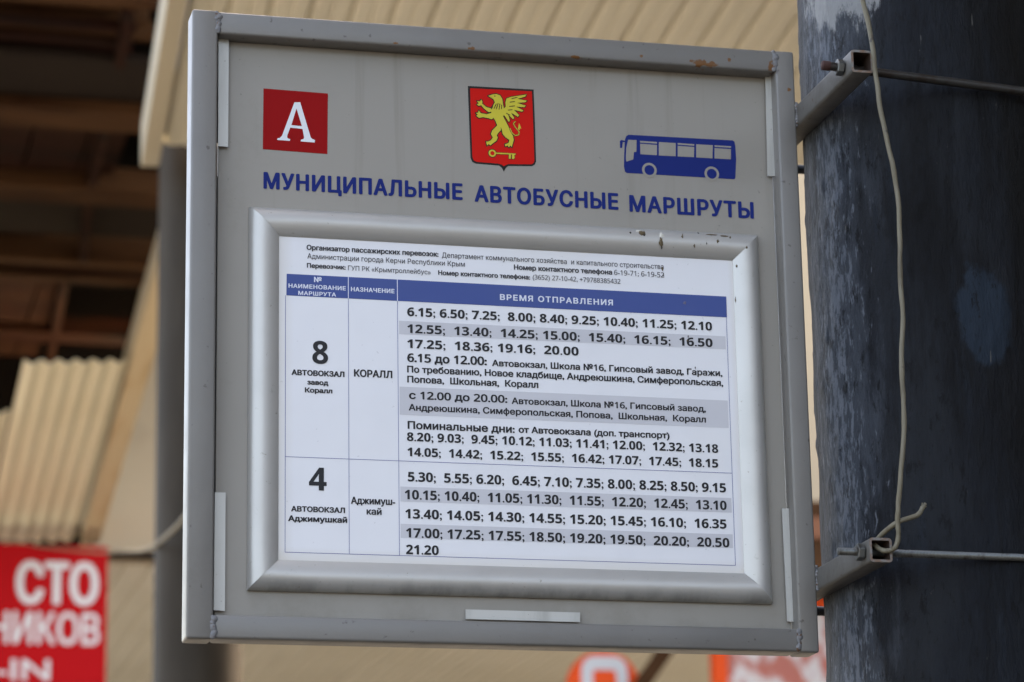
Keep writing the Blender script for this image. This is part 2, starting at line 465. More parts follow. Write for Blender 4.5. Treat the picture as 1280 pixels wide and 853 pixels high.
WEIGHT = {0: 0.006, 1: 0.040, 2: 0.046, 3: 0.006, 4: 0.041, 5: 0.034, 9: 0.055, 6: 0.014, 7: 0.045, 8: 0.020}
def text_mesh(bm, s, x0, z0, width, capmm, bold, y, sp=1.0):
    """lay one line of lettering on a plane: left end, baseline, width and capital height in mm;
    heavier weights are printed by widening each stroke"""
    d0 = 0x1D7EC if bold in (3, 6) else 0x1D7E2         # plain grotesque figures, bold or regular
    s = "".join(chr(d0 + int(ch)) if ch in "0123456789" else ch for ch in s)
    ref = chr(d0 + 5) if bold in (3, 6) else "\u041d"
    if ref not in FONT_CACHE:
        hv = raw_text(ref, 1)[0]
        FONT_CACHE[ref] = max(q[1] for q in hv) - min(q[1] for q in hv)
    FONT_CACHE['cap'] = FONT_CACHE[ref]
    v, f = raw_text(s, sp)
    w = WEIGHT[bold]
    xa, xb = min(q[0] for q in v), max(q[0] for q in v)
    kz = (capmm) / (FONT_CACHE['cap'] + 1.4 * w)
    wx = w * kz                                  # stroke growth in mm, the same both ways
    kx = (width - 2 * wx) / (xb - xa)
    shifts = [(0, 0)] if w == 0 else [(wx * math.cos(k * math.pi / 4), wx * .7 * math.sin(k * math.pi / 4)) for k in range(8)]
    for i, (dx, dz) in enumerate(shifts):
        nv = [bm.verts.new(B(x0 + wx + (q[0] - xa) * kx + dx, z0 + wx * .7 + q[1] * kz + dz, y - 1.1e-5 * i)) for q in v]
        for q in f:
            try:
                bm.faces.new([nv[j] for j in q])
            except ValueError:
                pass

def texts(name, key, mat, parent, y, sp=1.0):
    bm = bmesh.new()
    for i, (g, s, x0, z0, w, c, bold) in enumerate(TEXT):
        if g == key:
            text_mesh(bm, s, x0, z0, w, c, bold, y - 2e-6 * (i % 5), sp)
    return obj(name, bm, mat, parent)

# ------------------------------------------------------------ materials
ground_m = M("asphalt_and_concrete", (0.052, 0.050, 0.047), 0.9, 0, .2)
ground_m.mix(ground_m.ramp(ground_m.noise(0.6, 6), .4, .65), (0.042, 0.041, 0.039))
ground_m.bump(ground_m.noise(40, 4), .3, .01)

FRAME_C = (0.163, 0.155, 0.144)
frame_m = M("grey_enamel_paint", FRAME_C, 0.42)
frame_m.mix(frame_m.math('MULTIPLY', frame_m.ramp(frame_m.noise(9, 5), .45, .75), .5), (0.128, 0.122, 0.114))
frame_m.mix(frame_m.math('MULTIPLY', frame_m.ramp(frame_m.noise(120, 3), .66, .72), .7), (0.06, 0.05, 0.045))
rust_n = frame_m.noise(210, 5)
def rust_at(m, pts, base_z):
    for (x, z, r, st) in pts:
        sp = m.spot((x / 1000, -0.018, z / 1000 + BZ - base_z), r / 1000, st)
        k = m.ramp(m.math('ADD', m.math('MULTIPLY', sp, 0.55), m.math('MULTIPLY', rust_n, 0.75)), .67, .77)
        m.mix(k, (0.15, 0.058, 0.012))
BOARD_BASE = BZ - 0.2105
rust_at(frame_m, [(176, 315, 13, (.5, .2, 1.8)), (240, 316, 9, (1, .2, .8)), (-33, 314, 6, (.8, .2, 1.5)),
                  (200, 320, 5, (1, .2, 1)), (255, 296, 4, (1, .2, 1)), 
                  (-252, -60, 9, (2, .2, .6)), (-253, 20, 7, (2, .2, .6)), (120, 318, 5, (1, .2, 1)), (-100, 314, 4, (.6, .2, 1.5)), (60, 313, 4, (.4, .2, 1.5))], BOARD_BASE)
frame_m.vary_rough(frame_m.noise(30, 3), .32, .5)
frame_m.bump(frame_m.noise(160, 4), .18, .0012).bump(frame_m.noise(22, 3), .22, .003)

bracket_m = M("shaded_bracket_paint", (0.108, 0.104, 0.096), 0.55, 0, .3)  # frame paint darkened in colour to stand in for shade on the brackets
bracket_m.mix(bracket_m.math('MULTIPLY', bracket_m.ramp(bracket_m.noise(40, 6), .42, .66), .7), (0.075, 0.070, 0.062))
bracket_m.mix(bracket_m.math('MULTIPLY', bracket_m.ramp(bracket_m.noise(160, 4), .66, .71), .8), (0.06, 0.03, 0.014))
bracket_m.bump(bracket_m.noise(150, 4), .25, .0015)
weld_m = M("painted_weld", (0.15, 0.15, 0.155), 0.5)
weld_m.mix(weld_m.ramp(weld_m.noise(260, 4), .56, .66), (0.085, 0.04, 0.02))
weld_m.bump(weld_m.noise(300, 4), .5, .002)

panel_m = M("grey_composite_panel", (0.272, 0.253, 0.224), 0.5, 0, .4)
panel_m.mix(panel_m.math('MULTIPLY', panel_m.ramp(panel_m.noise(6, 5), .42, .72), .35), (0.225, 0.211, 0.188))
panel_m.mix(panel_m.math('MULTIPLY', panel_m.ramp(panel_m.noise(34, 5, (1, 1, .25)), .6, .78), .3), (0.295, 0.28, 0.255))
panel_m.mix(panel_m.math('MULTIPLY', panel_m.ramp(panel_m.noise(150, 2), .72, .76), .5), (0.12, 0.11, 0.10))
streak = panel_m.math('MULTIPLY', panel_m.ramp(panel_m.noise(26, 4, (2.2, 1, .10), .6), .54, .74), panel_m.spot((0, 0, .52), .26, (.3, 0, 1)))
panel_m.mix(panel_m.math('MULTIPLY', streak, .55), (0.165, 0.150, 0.125))
panel_m.mix(panel_m.math('MULTIPLY', panel_m.ramp(panel_m.noise(45, 3, (1, 1, .05), .6, (4, 0, 0)), .70, .74), .35), (0.35, 0.34, 0.32))
low = panel_m.spot((0, 0, .025), .05, (0, 0, 1))
panel_m.mix(panel_m.math('MULTIPLY', panel_m.math('MULTIPLY', low, panel_m.ramp(panel_m.noise(18, 6, (1, 1, 1), .65, (7, 0, 2)), .40, .68)), .55), (0.175, 0.158, 0.130))
panel_m.mix(panel_m.math('MULTIPLY', panel_m.ramp(panel_m.noise(260, 3, loc=(2, 2, 2)), .70, .73), .5), (0.10, 0.09, 0.075))
panel_m.mix(panel_m.math('MULTIPLY', panel_m.ramp(panel_m.noise(11, 7, (1, 1, .8), .7, (1, 3, 5)), .56, .66), .30), (0.215, 0.200, 0.172))
panel_m.vary_rough(panel_m.noise(14, 4), .36, .52)
panel_m.bump(panel_m.noise(5, 2), .05, .004)

clip_m = M("bare_aluminium_strip", (0.46, 0.455, 0.43), 0.45, 0.3)
clip_m.mix(clip_m.ramp(clip_m.noise(60, 4, (1, 1, .15)), .5, .75), (0.36, 0.355, 0.33))
clip_m.mix(clip_m.ramp(clip_m.noise(420, 2), .70, .74), (0.22, 0.20, 0.17))

def silver(name, stretch):
    m = M(name, (0.46, 0.45, 0.43), 0.4, 0.5)
    m.mix(m.math('MULTIPLY', m.ramp(m.noise(26, 5, stretch), .45, .75), .45), (0.40, 0.395, 0.375))
    m.mix(m.math('MULTIPLY', m.ramp(m.noise(210, 3), .69, .74), .6), (0.25, 0.22, 0.18))
    m.mix(m.math('MULTIPLY', m.ramp(m.noise(70, 6, (1, 1, 1), .75, (3, 1, 2)), .62, .70), .4), (0.30, 0.285, 0.255))
    m.vary_rough(m.noise(18, 4), .38, .53)
    m.bump(m.noise(500, 2, stretch), .02, .0005)
    return m
silver_m = silver("anodised_aluminium", (1, 1, 1))
silver_dirty_m = silver("anodised_aluminium_dusty", (1, 1, 1))
k = silver_dirty_m.math('MULTIPLY', silver_dirty_m.ramp(silver_dirty_m.noise(30, 6, (1, .3, .6), .6), .42, .62),
                        silver_dirty_m.spot((0, -.006, -.163 + .2105), .012, (0, .5, 1)))
silver_dirty_m.mix(silver_dirty_m.math('MULTIPLY', k, .6), (0.20, 0.195, 0.185))

paper_m = M("timetable_paper", (0.70, 0.705, 0.735), 0.38)
paper_m.mix(paper_m.math('MULTIPLY', paper_m.ramp(paper_m.noise(9, 4), .4, .75), .35), (0.64, 0.645, 0.68))
paper_m.mix(paper_m.math('MULTIPLY', paper_m.ramp(paper_m.noise(230, 2), .71, .75), .35), (0.36, 0.36, 0.38))
for c_, st_, r_ in (((-.203, 0, 0), (1, 0, 0), .016), ((0, 0, -.0005), (0, 0, 1), .012), ((.203, 0, 0), (1, 0, 0), .008)):
    paper_m.mix(paper_m.math('MULTIPLY', paper_m.spot(c_, r_, st_), .55), (0.55, 0.51, 0.43))
paper_m.mix(paper_m.math('MULTIPLY', paper_m.ramp(paper_m.noise(5, 5, loc=(3, 0, 1)), .55, .75), .30), (0.62, 0.60, 0.55))
paper_m.bump(paper_m.noise(9, 3), .22, .008)
paper_stripe_m = M("grey_print", (0.52, 0.52, 0.555), 0.4)
paper_stripe_m.mix(paper_stripe_m.ramp(paper_stripe_m.noise(10, 3), .4, .7), (0.49, 0.49, 0.525))
header_m = M("blue_print", (0.038, 0.072, 0.25), 0.5, 0, .3)
header_m.mix(header_m.math('MULTIPLY', header_m.ramp(header_m.noise(15, 4), .45, .75), .5), (0.05, 0.085, 0.25))
line_m = M("blue_rule_print", (0.075, 0.09, 0.28), 0.4)
ink_m = M("black_print", (0.012, 0.012, 0.015), 0.5, 0, .3)
ink_grey_m = M("thin_black_print", (0.03, 0.03, 0.036), 0.5, 0, .3)
white_ink_m = M("white_print", (0.62, 0.65, 0.74), 0.4)

blue_vinyl = M("blue_vinyl", (0.008, 0.021, 0.145), 0.6, 0, .1)
blue_vinyl.mix(blue_vinyl.math('MULTIPLY', blue_vinyl.noise(30, 3), .4), (0.010, 0.025, 0.16))
red_vinyl = M("red_vinyl", (0.29, 0.004, 0.005), 0.6, 0, .1)
red_vinyl.mix(red_vinyl.math('MULTIPLY', red_vinyl.noise(20, 3), .4), (0.26, 0.004, 0.005))
crest_red = M("crest_red_vinyl", (0.58, 0.010, 0.007), 0.6, 0, .1)
crest_black = M("crest_black_vinyl", (0.010, 0.009, 0.008), 0.5, 0, .2)
crest_yellow = M("crest_yellow_vinyl", (0.55, 0.47, 0.045), 0.5, 0, .2)
white_vinyl = M("white_vinyl", (0.66, 0.68, 0.71), 0.32)

drop_mats = [M("brown_dirt", (0.10, 0.07, 0.035), 0.8), M("white_dropping", (0.60, 0.58, 0.52), 0.8),
             M("black_dirt", (0.03, 0.027, 0.022), 0.8), M("faint_smear", (0.10, 0.10, 0.19), 0.6)]

# the near pole: layers of blue-black paint, flaked and streaked, plus painted glints and shade
pole_m = M("blue_black_pole_paint", (0.0075, 0.0090, 0.0125), 0.55, 0, .10)
POLE_C, POLE_R = Vector((0.4034, -0.005, 0)), 0.125
P_ = pole_m
P_.mix(P_.ramp(P_.noise(8, 6, (1, 1, .30), .6), .44, .62), (0.0130, 0.0150, 0.0185))
P_.mix(P_.ramp(P_.noise(9, 6, (1, 1, .25), .6, (2, 7, 1)), .48, .62), (0.0042, 0.0044, 0.0054))
P_.mix(P_.math('MULTIPLY', P_.ramp(P_.noise(30, 6, (1, 1, .10), .65, (9, 7, 1)), .52, .68), .6), (0.0140, 0.0185, 0.0260))
P_.mix(P_.math('MULTIPLY', P_.ramp(P_.noise(60, 5, (1, 1, .12), .65, (3, 2, 6)), .54, .66), .5), (0.0042, 0.0042, 0.0048))
patch = P_.spot((-.022, -.121, BZ + .06), .055, (1.5, .5, .75))
P_.mix(P_.math('MULTIPLY', P_.ramp(P_.math('ADD', P_.math('MULTIPLY', patch, .8), P_.math('MULTIPLY', P_.noise(24, 7, (1, 1, .7), .65), 1.0)), .74, .90), .8), (0.0150, 0.0245, 0.0380))
right = P_.spot((.085, -.10, BZ), .13, (1, .6, 0))  # mask for shade painted into the right side's colour
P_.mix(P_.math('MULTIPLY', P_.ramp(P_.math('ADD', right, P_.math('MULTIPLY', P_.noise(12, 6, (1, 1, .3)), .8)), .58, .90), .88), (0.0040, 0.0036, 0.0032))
edge = P_.spot((-.120, -.03, BZ + .05), .075, (1, .9, 0))  # left rim mask for flakes and painted sky glints
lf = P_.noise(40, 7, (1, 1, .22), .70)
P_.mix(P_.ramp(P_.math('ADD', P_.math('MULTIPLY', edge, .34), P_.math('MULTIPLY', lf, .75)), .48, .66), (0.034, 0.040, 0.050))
P_.mix(P_.ramp(P_.math('ADD', P_.math('MULTIPLY', edge, .26), P_.math('MULTIPLY', P_.noise(190, 6, (1, 1, .28), .72), .8)), .60, .68), (0.088, 0.100, 0.120))  # fine pale streaks: sky glints put into the colour
P_.mix(P_.math('MULTIPLY', P_.ramp(P_.noise(120, 6, (1, 1, .4), .75, (1, 2, 3)), .56, .63), .75), (0.0036, 0.0037, 0.0044))
P_.mix(P_.math('MULTIPLY', P_.ramp(P_.noise(150, 3, (1, 1, .12), .7, (5, 5, 5)), .71, .74), .7), (0.10, 0.097, 0.088))
P_.mix(P_.math('MULTIPLY', P_.ramp(P_.noise(110, 6, (1.2, 1.2, .6), .78, (15, 5, 5)), .67, .71), .8), (0.075, 0.075, 0.070))
pk = P_.spot((-.108, -.045, BZ + .380), .075, (.8, .8, 1))
P_.mix(P_.ramp(P_.math('ADD', P_.math('MULTIPLY', pk, .52), P_.math('MULTIPLY', P_.noise(60, 9, (1, 1, .35), .78), .95)), .68, .80), (0.19, 0.195, 0.20))
P_.vary_rough(P_.noise(14, 5, (1, 1, .3)), .38, .70)
P_.bump(P_.noise(130, 7, (1, 1, .28), .72), .75, .0045).bump(P_.noise(18, 5, (1, 1, .3)), .5, .010)

galv_m = M("galvanised_steel", (0.14, 0.145, 0.14), 0.4, 0.7)
galv_m.mix(galv_m.ramp(galv_m.noise(90, 4), .5, .7), (0.075, 0.07, 0.062))
rusty_m = M("rusty_steel", (0.036, 0.034, 0.032), 0.5, 0.4)
rusty_m.mix(rusty_m.ramp(rusty_m.noise(120, 4), .45, .65), (0.026, 0.019, 0.015))
bolt_rust_m = M("red_rusty_bolt", (0.035, 0.009, 0.006), 0.8, 0)
black_steel_m = M("black_painted_rod", (0.012, 0.012, 0.013), 0.5)
hole_m = M("rusty_tube_inside", (0.035, 0.018, 0.011), 0.8)
cut_m = M("rusty_cut_edge", (0.16, 0.10, 0.07), 0.7)
cut_m.mix(cut_m.ramp(cut_m.noise(250, 3), .4, .65), (0.17, 0.165, 0.16))
wire_m = M("dirty_cream_wire", (0.14, 0.122, 0.083), 0.6)
wire_m.mix(wire_m.ramp(wire_m.noise(90, 4, (1, 1, .3)), .48, .7), (0.085, 0.07, 0.045))
wire_m.mix(wire_m.ramp(wire_m.noise(60, 4), .66, .72), (0.06, 0.05, 0.04))
wire_m.bump(wire_m.noise(400, 3), .3, .001)

def sheet(name, c, c2):
    m = M(name, c, 0.5)
    m.mix(m.math('MULTIPLY', m.ramp(m.noise(1.3, 5), .4, .7), .6), c2)
    m.mix(m.math('MULTIPLY', m.ramp(m.noise(4, 5, (1, .15, 1)), .55, .75), .4), tuple(v * .8 for v in c2))
    return m
beige_m = sheet("beige_profiled_sheet", (0.61, 0.565, 0.455), (0.54, 0.495, 0.39))
awning_m = sheet("pale_ribbed_awning", (0.74, 0.69, 0.57), (0.66, 0.61, 0.49))
cream_m = sheet("cream_profiled_sheet", (0.70, 0.64, 0.47), (0.62, 0.555, 0.39))
tan_m = sheet("tan_wall_paint", (0.38, 0.295, 0.19), (0.34, 0.26, 0.165))
trim_m = sheet("beige_metal_trim", (0.44, 0.385, 0.285), (0.40, 0.345, 0.25))
pine_m = M("pale_pine_batten", (0.58, 0.45, 0.28), 0.65)
pine_m.mix(pine_m.ramp(pine_m.noise(9, 5, (1, .12, 1)), .5, .7), (0.50, 0.35, 0.19))
pine_m.mix(pine_m.ramp(pine_m.noise(3.2, 2, loc=(2, 0, 0)), .62, .67), (0.33, 0.19, 0.08))
dark_wood_m = M("old_dark_wood", (0.017, 0.0040, 0.0017), 0.9, 0, .1)
dark_wood_m.mix(dark_wood_m.ramp(dark_wood_m.noise(2.2, 5, (.3, 1, 1)), .45, .65), (0.026, 0.0095, 0.0045))
dark_wood_m.mix(dark_wood_m.ramp(dark_wood_m.noise(7, 5, (.15, 1, 1)), .5, .7), (0.006, 0.003, 0.002))
brown_wood_m = M("weathered_brown_wood", (0.064, 0.029, 0.0125), 0.9, 0, .1)
brown_wood_m.mix(brown_wood_m.ramp(brown_wood_m.noise(3, 5, (.3, 1, 1)), .45, .65), (0.026, 0.0095, 0.004))
grey_wood_m = M("weathered_grey_wood", (0.017, 0.0115, 0.0085), 0.9, 0, .1)
grey_wood_m.mix(grey_wood_m.ramp(grey_wood_m.noise(4, 5, (.3, 1, 1)), .45, .65), (0.015, 0.010, 0.0075))
black_void_m = M("dark_void_boards", (0.003, 0.0022, 0.002), 0.95, 0, .05)  # near-black colour stands in for the unlit roof void
grey_pole_m = M("grey_pillar_paint", (0.046, 0.037, 0.028), 0.6, 0, .12)
grey_pole_m.mix(grey_pole_m.ramp(grey_pole_m.noise(5, 4, (1, 1, .3)), .45, .65), (0.034, 0.027, 0.020))
roof_m = M("zinc_roofing", (0.35, 0.35, 0.36), 0.5, 0.3)
sign_red_m = M("red_sign_paint", (0.38, 0.005, 0.008), 0.7, 0, .08)
sign_white_m = M("white_sign_lettering", (0.56, 0.56, 0.57), 0.6, 0, .2)
orange_m = M("orange_sign_plastic", (0.80, 0.075, 0.006), 0.5, 0, .2)
pink_white_m = M("white_sign_face", (0.62, 0.54, 0.49), 0.5)
pink_white_m.mix(pink_white_m.ramp(pink_white_m.noise(7.5, 4, (1, 1, .6), .5, (1, 0, 3)), .44, .54), (0.46, 0.12, 0.075))
pink_white_m.mix(pink_white_m.ramp(pink_white_m.noise(7, 3, (1, 1, .6), .5, (7, 0, 1)), .60, .66), (0.24, 0.09, 0.05))
rust_paint_m = M("faded_rusty_orange", (0.16, 0.05, 0.015), 0.7)
cable_m = M("pale_cable", (0.17, 0.145, 0.10), 0.6)

# ------------------------------------------------------------ ground
bm = bmesh.new()
bmesh.ops.create_grid(bm, x_segments=1, y_segments=1, size=400)
tag(obj("ground", bm, ground_m), None, None, kind="structure")

bounce_pave_m = M("light_bounce_paving", (0.135, 0.132, 0.125), 0.9, 0, .2)
bounce_pave_m.mix(bounce_pave_m.ramp(bounce_pave_m.noise(1.2, 6), .4, .65), (0.105, 0.102, 0.096))
bm = bmesh.new()
box(bm, -14, 5.95, 4.2, 19.0, -.1, .12, .01)  # unseen paler slab added to bounce light up onto the soffits
tag(obj("bounce_pavement", bm, bounce_pave_m), None, None, kind="structure")

# ------------------------------------------------------------ corrugated sheets
def corrugated(bm, origin, across, along, width, length, pitch, depth, prof='trap', thick=0.004):
    """profiled sheet: ribs run along `along`; the visible face hangs below the origin plane"""
    o, a, l = Vector(origin), Vector(across).normalized(), Vector(along).normalized()
    nrm = a.cross(l).normalized()
    if nrm.z > 0: nrm = -nrm
    xs = []
    n = int(width / pitch)
    for i in range(n + 1):
        b0 = i * pitch
        if prof == 'trap':
            steps = ((0, 0), (.34, 0), (.46, 1), (.80, 1), (.92, 0))
        elif prof == 'groove':
            steps = ((0, 1), (.08, .15), (.14, 0), (.44, 0), (.50, .35), (.56, 0), (.86, 0), (.92, .15))
        else:
            steps = tuple((k / 8, .5 + .5 * math.cos(2 * math.pi * k / 8)) for k in range(8))
        for f, h in steps:
            x = b0 + f * pitch
            if x <= width: xs.append((x, h * depth))
    top, bot = [], []
    for x, h in xs:
        p = o + a * x
        jit = 0.0
        bot.append((bm.verts.new(p - nrm * (h + jit)), bm.verts.new(p + l * length - nrm * (h + jit))))
        top.append((bm.verts.new(p - nrm * (h + thick)), bm.verts.new(p + l * length - nrm * (h + thick))))
    for s in (bot, top):
        for i in range(len(s) - 1):
            bm.faces.new((s[i][0], s[i + 1][0], s[i + 1][1], s[i][1]))
    for i in range(len(bot) - 1):
        for e in (0, 1):
            bm.faces.new((bot[i][e], bot[i + 1][e], top[i + 1][e], top[i][e]))
    for i in (0, -1):
        bm.faces.new((bot[i][0], bot[i][1], top[i][1], top[i][0]))

# ------------------------------------------------------------ the bus station canopy over the two poles
A1 = math.radians(4.3)
e1 = Vector((math.sin(A1), math.cos(A1), 0))       # runs away from the viewer, along the ribs
n1 = Vector((math.cos(A1), -math.sin(A1), 0))
c1 = Vector((0.475, 6.545, 4.66))                   # far left corner
canopy = thing("canopy_roof", "long flat canopy lined underneath with beige ribbed sheets, carried by the two poles", "canopy", (0.475, 6.545, 4.6))
LEN1 = 11.5
bm = bmesh.new()
corrugated(bm, c1 + n1 * 0.066 - e1 * LEN1, n1, e1, 5.6, LEN1, 0.112, 0.018, 'groove')
obj("ribbed_soffit", bm, beige_m, canopy)
bm = bmesh.new()                                     # edge trim hanging a little below the sheets
q = c1 + n1 * 0.028
obox(bm, q - e1 * LEN1 + Vector((0, 0, .03)), q + e1 * 0.10 + Vector((0, 0, .03)), 0.056, 0.14, bev=.004)
obj("edge_trim", bm, trim_m, canopy)
bm = bmesh.new()
q = c1 + n1 * 2.9 + Vector((0, 0, .16))
obox(bm, q - e1 * LEN1, q - e1 * 0.0, 5.6, 0.24)
obj("roof_deck", bm, roof_m, canopy)
# ------------------------------------------------------------ poles
def flaky_cylinder(bm, cx, cy, r, z0, z1, nseg, nz, amp, seed, za=None, zb=None):
    zs = [z0 + (z1 - z0) * i / nz for i in range(nz + 1)]
    rings = []
    for z in zs:
        ring = []
        for j in range(nseg):
            a = 2 * math.pi * j / nseg
            p = Vector((math.cos(a), math.sin(a), z))
            w = noise.fractal(Vector((p.x * r * 28, p.y * r * 28, z * 14 + seed)), 1.0, 2.0, 5) * amp
            w += max(0.0, noise.noise(Vector((p.x * r * 90, p.y * r * 90, z * 50 + seed))) - .35) * amp * 2.2
            rr = r + w
            ring.append(bm.verts.new((cx + rr * math.cos(a), cy + rr * math.sin(a), z)))
        rings.append(ring)
    for a, b in zip(rings, rings[1:]):
        for j in range(nseg):
            bm.faces.new((a[j], a[(j + 1) % nseg], b[(j + 1) % nseg], b[j]))
    bm.faces.new(rings[-1])

bm = bmesh.new()
flaky_cylinder(bm, POLE_C.x, POLE_C.y, POLE_R, BZ - .42, BZ + .55, 300, 380, .0014, 3)
near_pole = thing("steel_pole", "thick steel pole in flaking blue-black paint that carries the timetable board", "pole", (POLE_C.x, POLE_C.y, 0), "canopy poles")
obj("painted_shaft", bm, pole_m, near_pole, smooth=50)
bm = bmesh.new()
flaky_cylinder(bm, POLE_C.x, POLE_C.y, POLE_R, 0, BZ - .42, 64, 30, .0005, 3)
flaky_cylinder(bm, POLE_C.x, POLE_C.y, POLE_R, BZ + .55, 4.75, 64, 30, .0005, 3)
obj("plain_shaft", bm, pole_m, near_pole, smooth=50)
bm = bmesh.new()
box(bm, POLE_C.x - .2, POLE_C.x + .2, POLE_C.y - .2, POLE_C.y + .2, 0.004, .02, .003)
obj("base_plate", bm, pole_m, near_pole)

far_pole = thing("steel_pole", "plain grey-brown steel pole standing behind the left edge of the board", "pole", (0.675, 6.75, 0), "canopy poles")
bm = bmesh.new()
flaky_cylinder(bm, .690, 6.75, .135, 0, 4.9, 72, 60, .0006, 9)
obj("painted_shaft", bm, grey_pole_m, far_pole, smooth=50)
bm = bmesh.new()
box(bm, .475, .875, 6.55, 6.95, 0.004, .02, .003)
obj("base_plate", bm, grey_pole_m, far_pole)

# ------------------------------------------------------------ market building behind
WY = 12.3
hall = thing("market_hall", "tan market hall wall with a low cream ribbed awning behind the signs", "building", (3.0, WY, 0))
bm = bmesh.new()
pts = [(0.90, 4.50), (1.235, 6.10), (1.42, 6.98), (8.0, 7.2), (8.0, 4.46)]
fr = [bm.verts.new((x, WY, z)) for x, z in pts]
bk = [bm.verts.new((x, WY + .2, z)) for x, z in pts]
bm.faces.new(fr); bm.faces.new(bk[::-1])
for i in range(len(pts)):
    bm.faces.new((fr[i], fr[(i + 1) % 5], bk[(i + 1) % 5], bk[i]))
obj("upper_wall", bm, tan_m, hall)
bm = bmesh.new()
corrugated(bm, (-1.1, WY + .02, 4.50), (1, 0, 0), (0, 1, 0), 9.1, 7.0, 0.125, 0.030, 'groove')
obj("ribbed_awning", bm, awning_m, hall)
bm = bmesh.new()
box(bm, -1.1, 8.0, 19.0, 19.2, 0, 4.5)
obj("lower_wall", bm, tan_m, hall)
bm = bmesh.new()
box(bm, 6.0, 6.3, -9.0, 12.2, 0, 4.6)  # unseen walls added to block sky so light comes from the left
box(bm, 1.2, 6.0, -9.3, -9.0, 0, 4.6)
obj("sky_blocker_walls", bm, grey_pole_m, hall)
bm = bmesh.new()
obox(bm, (0.9, WY - .03, 4.50), (8.0, WY - .03, 4.46), .05, .035)
obj("awning_edge", bm, grey_wood_m, hall)

# lean-to roof left of it: ribbed sheets falling away towards the wall
lean = thing("lean_to_roof", "sloping lean-to roof of cream ribbed sheet with a pale pine verge board", "roof", (0.6, 11.2, 4.5))
sl = math.tan(math.radians(10))
dy = WY - 10.23
d4 = Vector((0, dy, -sl * dy))
bm = bmesh.new()
corrugated(bm, (0.434, 10.23, 4.90), (1, 0, .06), d4, 0.44, d4.length, 0.073, 0.020, 'wave')
corrugated(bm, (-0.9, 10.75, 4.769), (1, 0, .03), d4, 1.33, d4.length * .74, 0.073, 0.020, 'wave')
obj("ribbed_sheet", bm, cream_m, lean)
bm = bmesh.new()
yb = 9.15
obox(bm, (0.925, yb, 4.99 + sl * (10.23 - yb)), (0.945, WY - .01, 4.99 - sl * dy), 0.085, 0.13)
obj("verge_board", bm, pine_m, lean)
bm = bmesh.new()
obox(bm, (0.885, yb, 5.03 + sl * (10.23 - yb)), (0.905, WY - .01, 5.03 - sl * dy), 0.02, 0.10)
obj("cover_strip", bm, trim_m, lean)

# ------------------------------------------------------------ old timber roof in the dark
shed = thing("timber_roof", "dark old timber roof seen from below at the upper left", "roof", (-1.0, 11.2, 5.85))
RX0, RX1 = -0.9, 1.75
def purlin(y0, y1, z0, z1, mat, x0=RX0, x1=RX1):
    bm = bmesh.new()
    box(bm, x0, x1, y0, y1, z0, z1, .006)
    obj("purlin", bm, mat, shed)
R_Z = 5.85
rs = random.Random(33)
for k in range(34):
    yy = 8.4 + k * .165 + rs.uniform(-.06, .06)
    w_ = rs.uniform(.02, .09)
    purlin(yy, yy + w_, R_Z + rs.uniform(.10, .16), R_Z + .20, rs.choice((dark_wood_m, dark_wood_m, brown_wood_m)), x0=rs.uniform(-.9, .3), x1=rs.uniform(.6, .86))
purlin(8.36, 8.47, R_Z, R_Z + .12, brown_wood_m)
purlin(9.60, 9.86, R_Z - .02, R_Z + .03, brown_wood_m)
purlin(10.68, 10.92, R_Z - .01, R_Z + .10, brown_wood_m)
purlin(11.86, 11.96, R_Z, R_Z + .14, brown_wood_m)
purlin(12.16, 12.24, R_Z, R_Z + .10, brown_wood_m)
purlin(13.2, 13.4, R_Z, R_Z + .1, dark_wood_m)
purlin(8.78, 8.84, R_Z + .04, R_Z + .07, dark_wood_m, x1=.72)
purlin(8.95, 9.0, R_Z + .04, R_Z + .07, dark_wood_m, x1=.72)
bm = bmesh.new()
box(bm, RX0, 1.75, 9.12, 9.58, R_Z + .03, R_Z + .06)
box(bm, RX0, 1.75, 11.05, 11.75, R_Z + .10, R_Z + .13)
obj("ceiling_board", bm, grey_wood_m, shed)
bm = bmesh.new()
x = RX0
random.seed(4)
while x < .80:
    w = .16 + random.random() * .1
    box(bm, x, min(x + w - .012, .84), 9.88, 10.66, R_Z + .06, R_Z + .09)
    box(bm, x, min(x + w - .012, .80), 12.26, 13.9, R_Z + .05, R_Z + .09)
    x += w
obj("ceiling_plank", bm, dark_wood_m, shed)
for (x0, y0, x1, y1) in ((.654, 8.48, .69, 9.12), (.725, 9.87, .75, 10.67), (.765, 10.93, .84, 11.85), (.79, 12.25, .87, 13.8)):
    bm = bmesh.new()
    obox(bm, (x0, y0, R_Z + .04), (x1, y1, R_Z + .04), .04, .09)
    obj("rafter", bm, dark_wood_m, shed)
bm = bmesh.new()
box(bm, RX0, 1.75, 8.0, 14.4, R_Z + .55, R_Z + .60)
box(bm, RX0, 1.75, 14.2, 14.4, 4.57, R_Z + .55)
box(bm, RX0 - .1, RX0, 8.0, 14.4, 5.1, R_Z + .60)
obj("roof_deck", bm, black_void_m, shed)
# ------------------------------------------------------------ signs behind
def sign_text(bm, s, x0, z0, x1, z1, y, bold=5):
    """text on a vertical sign, left/baseline to right/cap line, in metres"""
    text_mesh(bm, s, x0 * 1000, (z0 - BZ) * 1000, (x1 - x0) * 1000, (z1 - z0) * 1000, bold, y)

